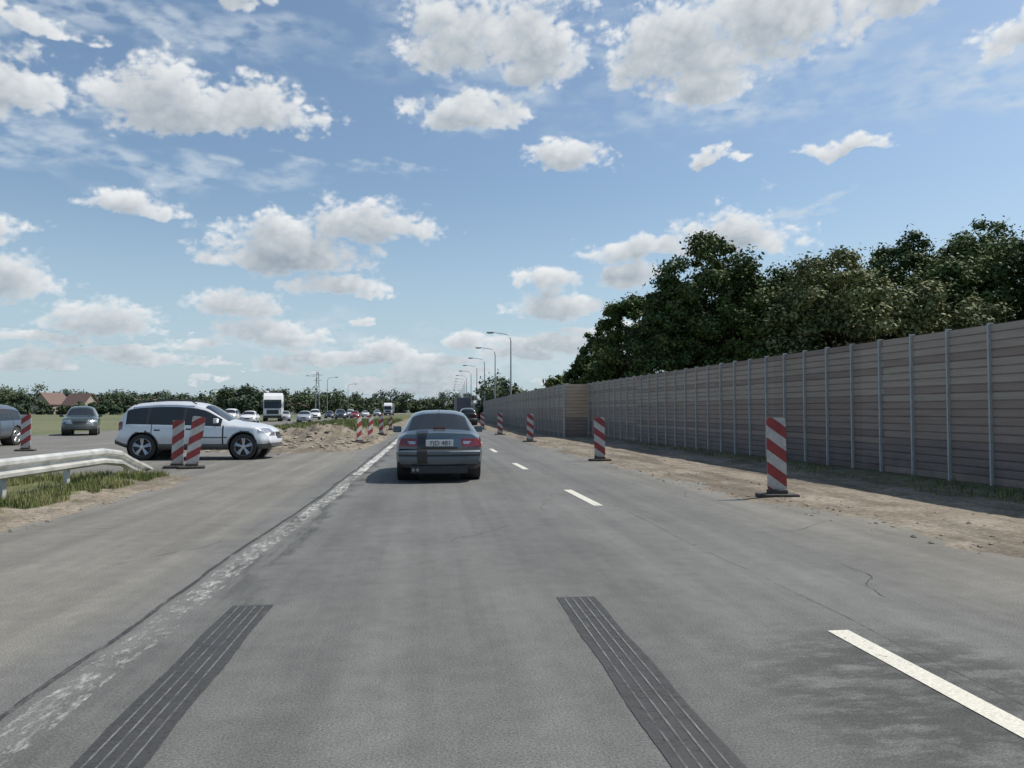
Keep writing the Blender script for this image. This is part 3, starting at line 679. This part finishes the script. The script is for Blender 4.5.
M_TW=simple('truck_white',(.70,.70,.70),.45,0,.06,2,coat=.3); M_TB=simple('trailer_tarp',(.50,.51,.53),.6,0,.08,1); M_TDK=simple('trailer_dark',(.10,.10,.12),.6)
def truck(x,y,rz,body=M_TB):
    e=empty('truck',(x,y,0),rz)
    prof=[(2.3,.5),(2.35,.9),(2.3,1.6),(2.05,2.75),(1.6,3.35),(.9,3.75),(.1,3.8),(0,.5)]
    V=[(sx*1.22*(1 if abs(a)<2.2 else .97),a,b_) for sx in(-1,1) for a,b_ in prof]; n=len(prof)
    F=[tuple(range(n)),tuple(range(2*n-1,n-1,-1))]+[(k,k+n,(k+1)%n+n,(k+1)%n) for k in range(n)]
    o=mk('cab',V,F,M_TW,parent=e); bv=o.modifiers.new('b','BEVEL'); bv.width=.1; bv.segments=3
    mb=MB(); rot=Matrix.Rotation(R(12),3,'X'); mb.box((0,2.24,2.2),(2.15,.04,.95),0,rot)
    for s in(1,-1): mb.box((s*1.225,1.45,2.15),(.02,.9,.7),0); mb.box((s*1.42,2.15,2.2),(.2,.12,.75),0)
    mb.obj('windscreen',[M_GLASS],parent=e)
    mb=MB(); mb.box((0,2.36,1.25),(1.5,.06,.55)); mb.box((0,2.38,.62),(2.3,.12,.36)); mb.box((0,2.2,2.82),(2.2,.35,.1)); mb.obj('grille',[M_BLK],parent=e,bevel=.02)
    mb=MB()
    for s in(1,-1): mb.box((s*.95,2.40,.85),(.38,.08,.22))
    mb.obj('headlamps',[M_CLR],parent=e,bevel=.02)
    mb=MB(); mb.box((0,-6.9,2.45),(2.5,13.2,2.6)); mb.box((0,-6.9,1.0),(1.0,13,.2)); mb.obj('trailer',[body],parent=e,bevel=.04)
    mb=MB()
    for yw in(1.3,-2.2,-9,-10.3,-11.6):
        for s in(1,-1): mb.lathe([(.3,-.14),(.48,-.14),(.5,-.1),(.5,.1),(.48,.14),(.3,.12),(.001,.05)],(s*1.08,yw,.5),24,0,s)
    mb.obj('wheels',[M_TYRE],parent=e,smooth=True)
truck(-20.9,106,R(180+10)); truck(-12.5,235,R(180),M_TDK); truck(6.0,150,0,M_TDK)

# ------------------------------------------------------------ houses
M_RF=simple('roof_tiles',(.15,.095,.08),.8,0,.25,2); M_WL=simple('house_wall',(.34,.29,.24),.85,0,.1,1); M_WN=simple('window',(.03,.035,.04),.1)
def house(x,y,rz,w_=12,dpt=9,h=4,rh=4):
    e=empty('house',(x,y,0),rz); mb=MB(); mb.box((0,0,h/2),(w_,dpt,h))
    mb.add([(-w_/2,-dpt/2,h),(-w_/2,dpt/2,h),(-w_/2,0,h+rh-.2)],[(0,1,2)]); mb.add([(w_/2,-dpt/2,h),(w_/2,dpt/2,h),(w_/2,0,h+rh-.2)],[(0,2,1)]); mb.obj('walls',[M_WL],parent=e)
    mb=MB(); o=.6
    for s in(-1,1):
        a=[(-w_/2-o,s*(dpt/2+o),h-.4),(w_/2+o,s*(dpt/2+o),h-.4),(w_/2+o,0,h+rh),(-w_/2-o,0,h+rh)]; mb.add(a+[(p[0],p[1],p[2]+.2) for p in a],[(0,1,2,3),(4,5,6,7),(0,1,5,4),(1,2,6,5),(3,0,4,7)])
    mb.box((w_*.2,1,h+rh),(.8,.8,1.8)); mb.obj('roof',[M_RF],parent=e)
    mb=MB()
    for k in(-.3,0,.3): mb.box((w_*k,-dpt/2-.01,1.8),(1.4,.06,1.4))
    mb.obj('windows',[M_WN],parent=e)
house(-172,372,R(75),13,9,4.5,5); house(-155,362,R(-20),11,9,4,5); house(-192,420,0,14,9,4,4); house(-138,390,R(30),12,8,3,4); house(-75,420,R(30),16,9,3.5,3)

# ------------------------------------------------------------ trees
def foliage_pts(cl,nleaf,size,seed,stray=.22):
    r=np.random.default_rng(seed); C=np.array([c[:3] for c in cl]); RR=np.array([c[3] for c in cl])
    idx=np.repeat(np.arange(len(cl)),nleaf); n=len(idx)
    d=r.normal(size=(n,3)); d/=np.linalg.norm(d,axis=1)[:,None]; rad=r.random(n)**.5
    far=r.random(n)<stray; rad=np.where(far,rad*1.7,rad)
    P_=C[idx]+d*(RR[idx]*rad)[:,None]*np.array([1,1,.7])
    # leaves tend to face up and outward, so clumps take light as a mass
    nrm=d*.7+np.array([0,0,.55])+r.normal(size=(n,3))*.55; nrm/=np.linalg.norm(nrm,axis=1)[:,None]
    a=np.cross(nrm,r.normal(size=(n,3))); a/=np.linalg.norm(a,axis=1)[:,None]; b_=np.cross(nrm,a)
    s=size*(.6+.8*r.random(n))[:,None]
    V=np.stack([P_-a*s,P_+b_*s*.55,P_+a*s,P_-b_*s*.55],1).reshape(-1,3)
    return V,np.arange(n*4).reshape(n,4)
M_BARK=simple('bark',(.09,.07,.05),.9,0,.3,5,bmp=.5)
ML_D=leafmat('leaves_dark',(.040,.070,.022),(.10,.14,.045),.45,2.2)
ML_M=leafmat('leaves_mid',(.058,.095,.030),(.14,.18,.06),.45,2.2)
ML_O=leafmat('leaves_olive',(.12,.14,.06),(.23,.24,.11),.45,2.2)
def tree(name,x,y,h,r,mat,seed,nc=110,nl=330,low=.12,size=.13):
    rr=random.Random(seed); e=empty(name,(x,y,0)); cl=[]
    zc=h*(low+1)/2; rz=h*(1-low)/2
    lob=[(rr.uniform(0,6.28),rr.uniform(-.6,.85),rr.uniform(.8,1.15)) for _ in range(10)]
    for i in range(nc):
        a=rr.uniform(0,6.28); u=rr.uniform(-1,1); k=rr.random()**.40
        f=.80
        for la,lu,ls in lob:
            dd=(1-math.cos(a-la))*1.2+(u-lu)**2*1.5
            if dd<.5: f=max(f,ls)
        prof_=math.sqrt(max(0,1-u*u))**(.75); cr=r*.09+r*.14*rr.random()
        cl.append((math.cos(a)*r*prof_*k*f,math.sin(a)*r*prof_*k*f,zc+u*(rz-cr*.6)*(f if u>0 else 1),cr))
    V,F=foliage_pts(cl,nl,size,seed)
    mk('crown',V,F,mat,parent=e)
    mb=MB(); th=h*.75
    mb.tube([(0,0,-.1),(.05*h*.1,0,th*.3),(rr.uniform(-.3,.3),rr.uniform(-.3,.3),th*.65),(rr.uniform(-.5,.5),rr.uniform(-.4,.4),th)],[h*.025,h*.02,h*.012,.03],8)
    for i in range(16):
        c=cl[rr.randrange(nc)]; z0=th*rr.uniform(.2,.8); mb.tube([(0,0,z0),(c[0]*.5,c[1]*.5,(z0+c[2])/2+.2),(c[0],c[1],c[2])],[h*.009,h*.006,.015],5)
    mb.obj('trunk',[M_BARK],parent=e)
T=[(16.9,43.4,11.5,3.7,ML_D),(14.3,44,9.3,2.7,ML_D),(12.9,49,9.3,2.1,ML_M),(12.4,54,7.4,1.7,ML_M),(12.0,59,5.6,1.5,ML_D),(22.6,39.8,9.8,4.1,ML_O),
(21.5,45,10.2,3.4,ML_D),(31.0,47,12.9,3.6,ML_D),(32.0,41.5,12.2,4.1,ML_M),(34.0,37,11.8,4.3,ML_D),(26.8,37.6,7.9,3.3,ML_O),(19.4,47,9.4,3.2,ML_D),(36,31,11,4.4,ML_D),(26,47,10.8,3.8,ML_M),(18.8,41,7.4,2.5,ML_M),(29.3,40,9.5,3.0,ML_M)]
for i,(x,y,h,r,mm) in enumerate(T): tree('deciduous_tree',x,y,h,r,mm,100+i,nc=int(130+r*34),nl=210,low=.08,size=.11)
for i,(x,y,h,r) in enumerate([(22.0,34,4.3,2.0),(25,33,4.7,2.2),(18.5,37,4.2,1.8),(16,41,4.5,2),(13.3,45,4.2,1.6),(28.5,31,4.6,2.2),(31,29,4.6,2.4),(11.2,52,4.6,1.5),(11,66,4.4,1.7)]):
    tree('shrub',x,y,h,r,ML_O if i<2 else ML_M,300+i,nc=60,nl=170,low=.0,size=.10)
def belt(name,segs,mat,seed,size=.7):
    rr=random.Random(seed); cl=[]
    for (x0,y0,x1,y1,n,h0,h1) in segs:
        for i in range(n):
            u=rr.random(); h=rr.uniform(h0,h1)*(.75+.5*rr.random()); x=x0+(x1-x0)*u+rr.uniform(-5,5); y=y0+(y1-y0)*u+rr.uniform(-6,6)
            for k in range(6): cl.append((x+rr.uniform(-.3,.3)*h,y+rr.uniform(-.3,.3)*h,h*rr.uniform(.12,.85),h*rr.uniform(.16,.28)))
    V,F=foliage_pts(cl,85,size,seed); mk(name,V,F,mat)
ML_F=leafmat('leaves_far',(.05,.075,.042),(.10,.125,.065),.03,.2)  # both far leaf colours have bluish distance haze painted in
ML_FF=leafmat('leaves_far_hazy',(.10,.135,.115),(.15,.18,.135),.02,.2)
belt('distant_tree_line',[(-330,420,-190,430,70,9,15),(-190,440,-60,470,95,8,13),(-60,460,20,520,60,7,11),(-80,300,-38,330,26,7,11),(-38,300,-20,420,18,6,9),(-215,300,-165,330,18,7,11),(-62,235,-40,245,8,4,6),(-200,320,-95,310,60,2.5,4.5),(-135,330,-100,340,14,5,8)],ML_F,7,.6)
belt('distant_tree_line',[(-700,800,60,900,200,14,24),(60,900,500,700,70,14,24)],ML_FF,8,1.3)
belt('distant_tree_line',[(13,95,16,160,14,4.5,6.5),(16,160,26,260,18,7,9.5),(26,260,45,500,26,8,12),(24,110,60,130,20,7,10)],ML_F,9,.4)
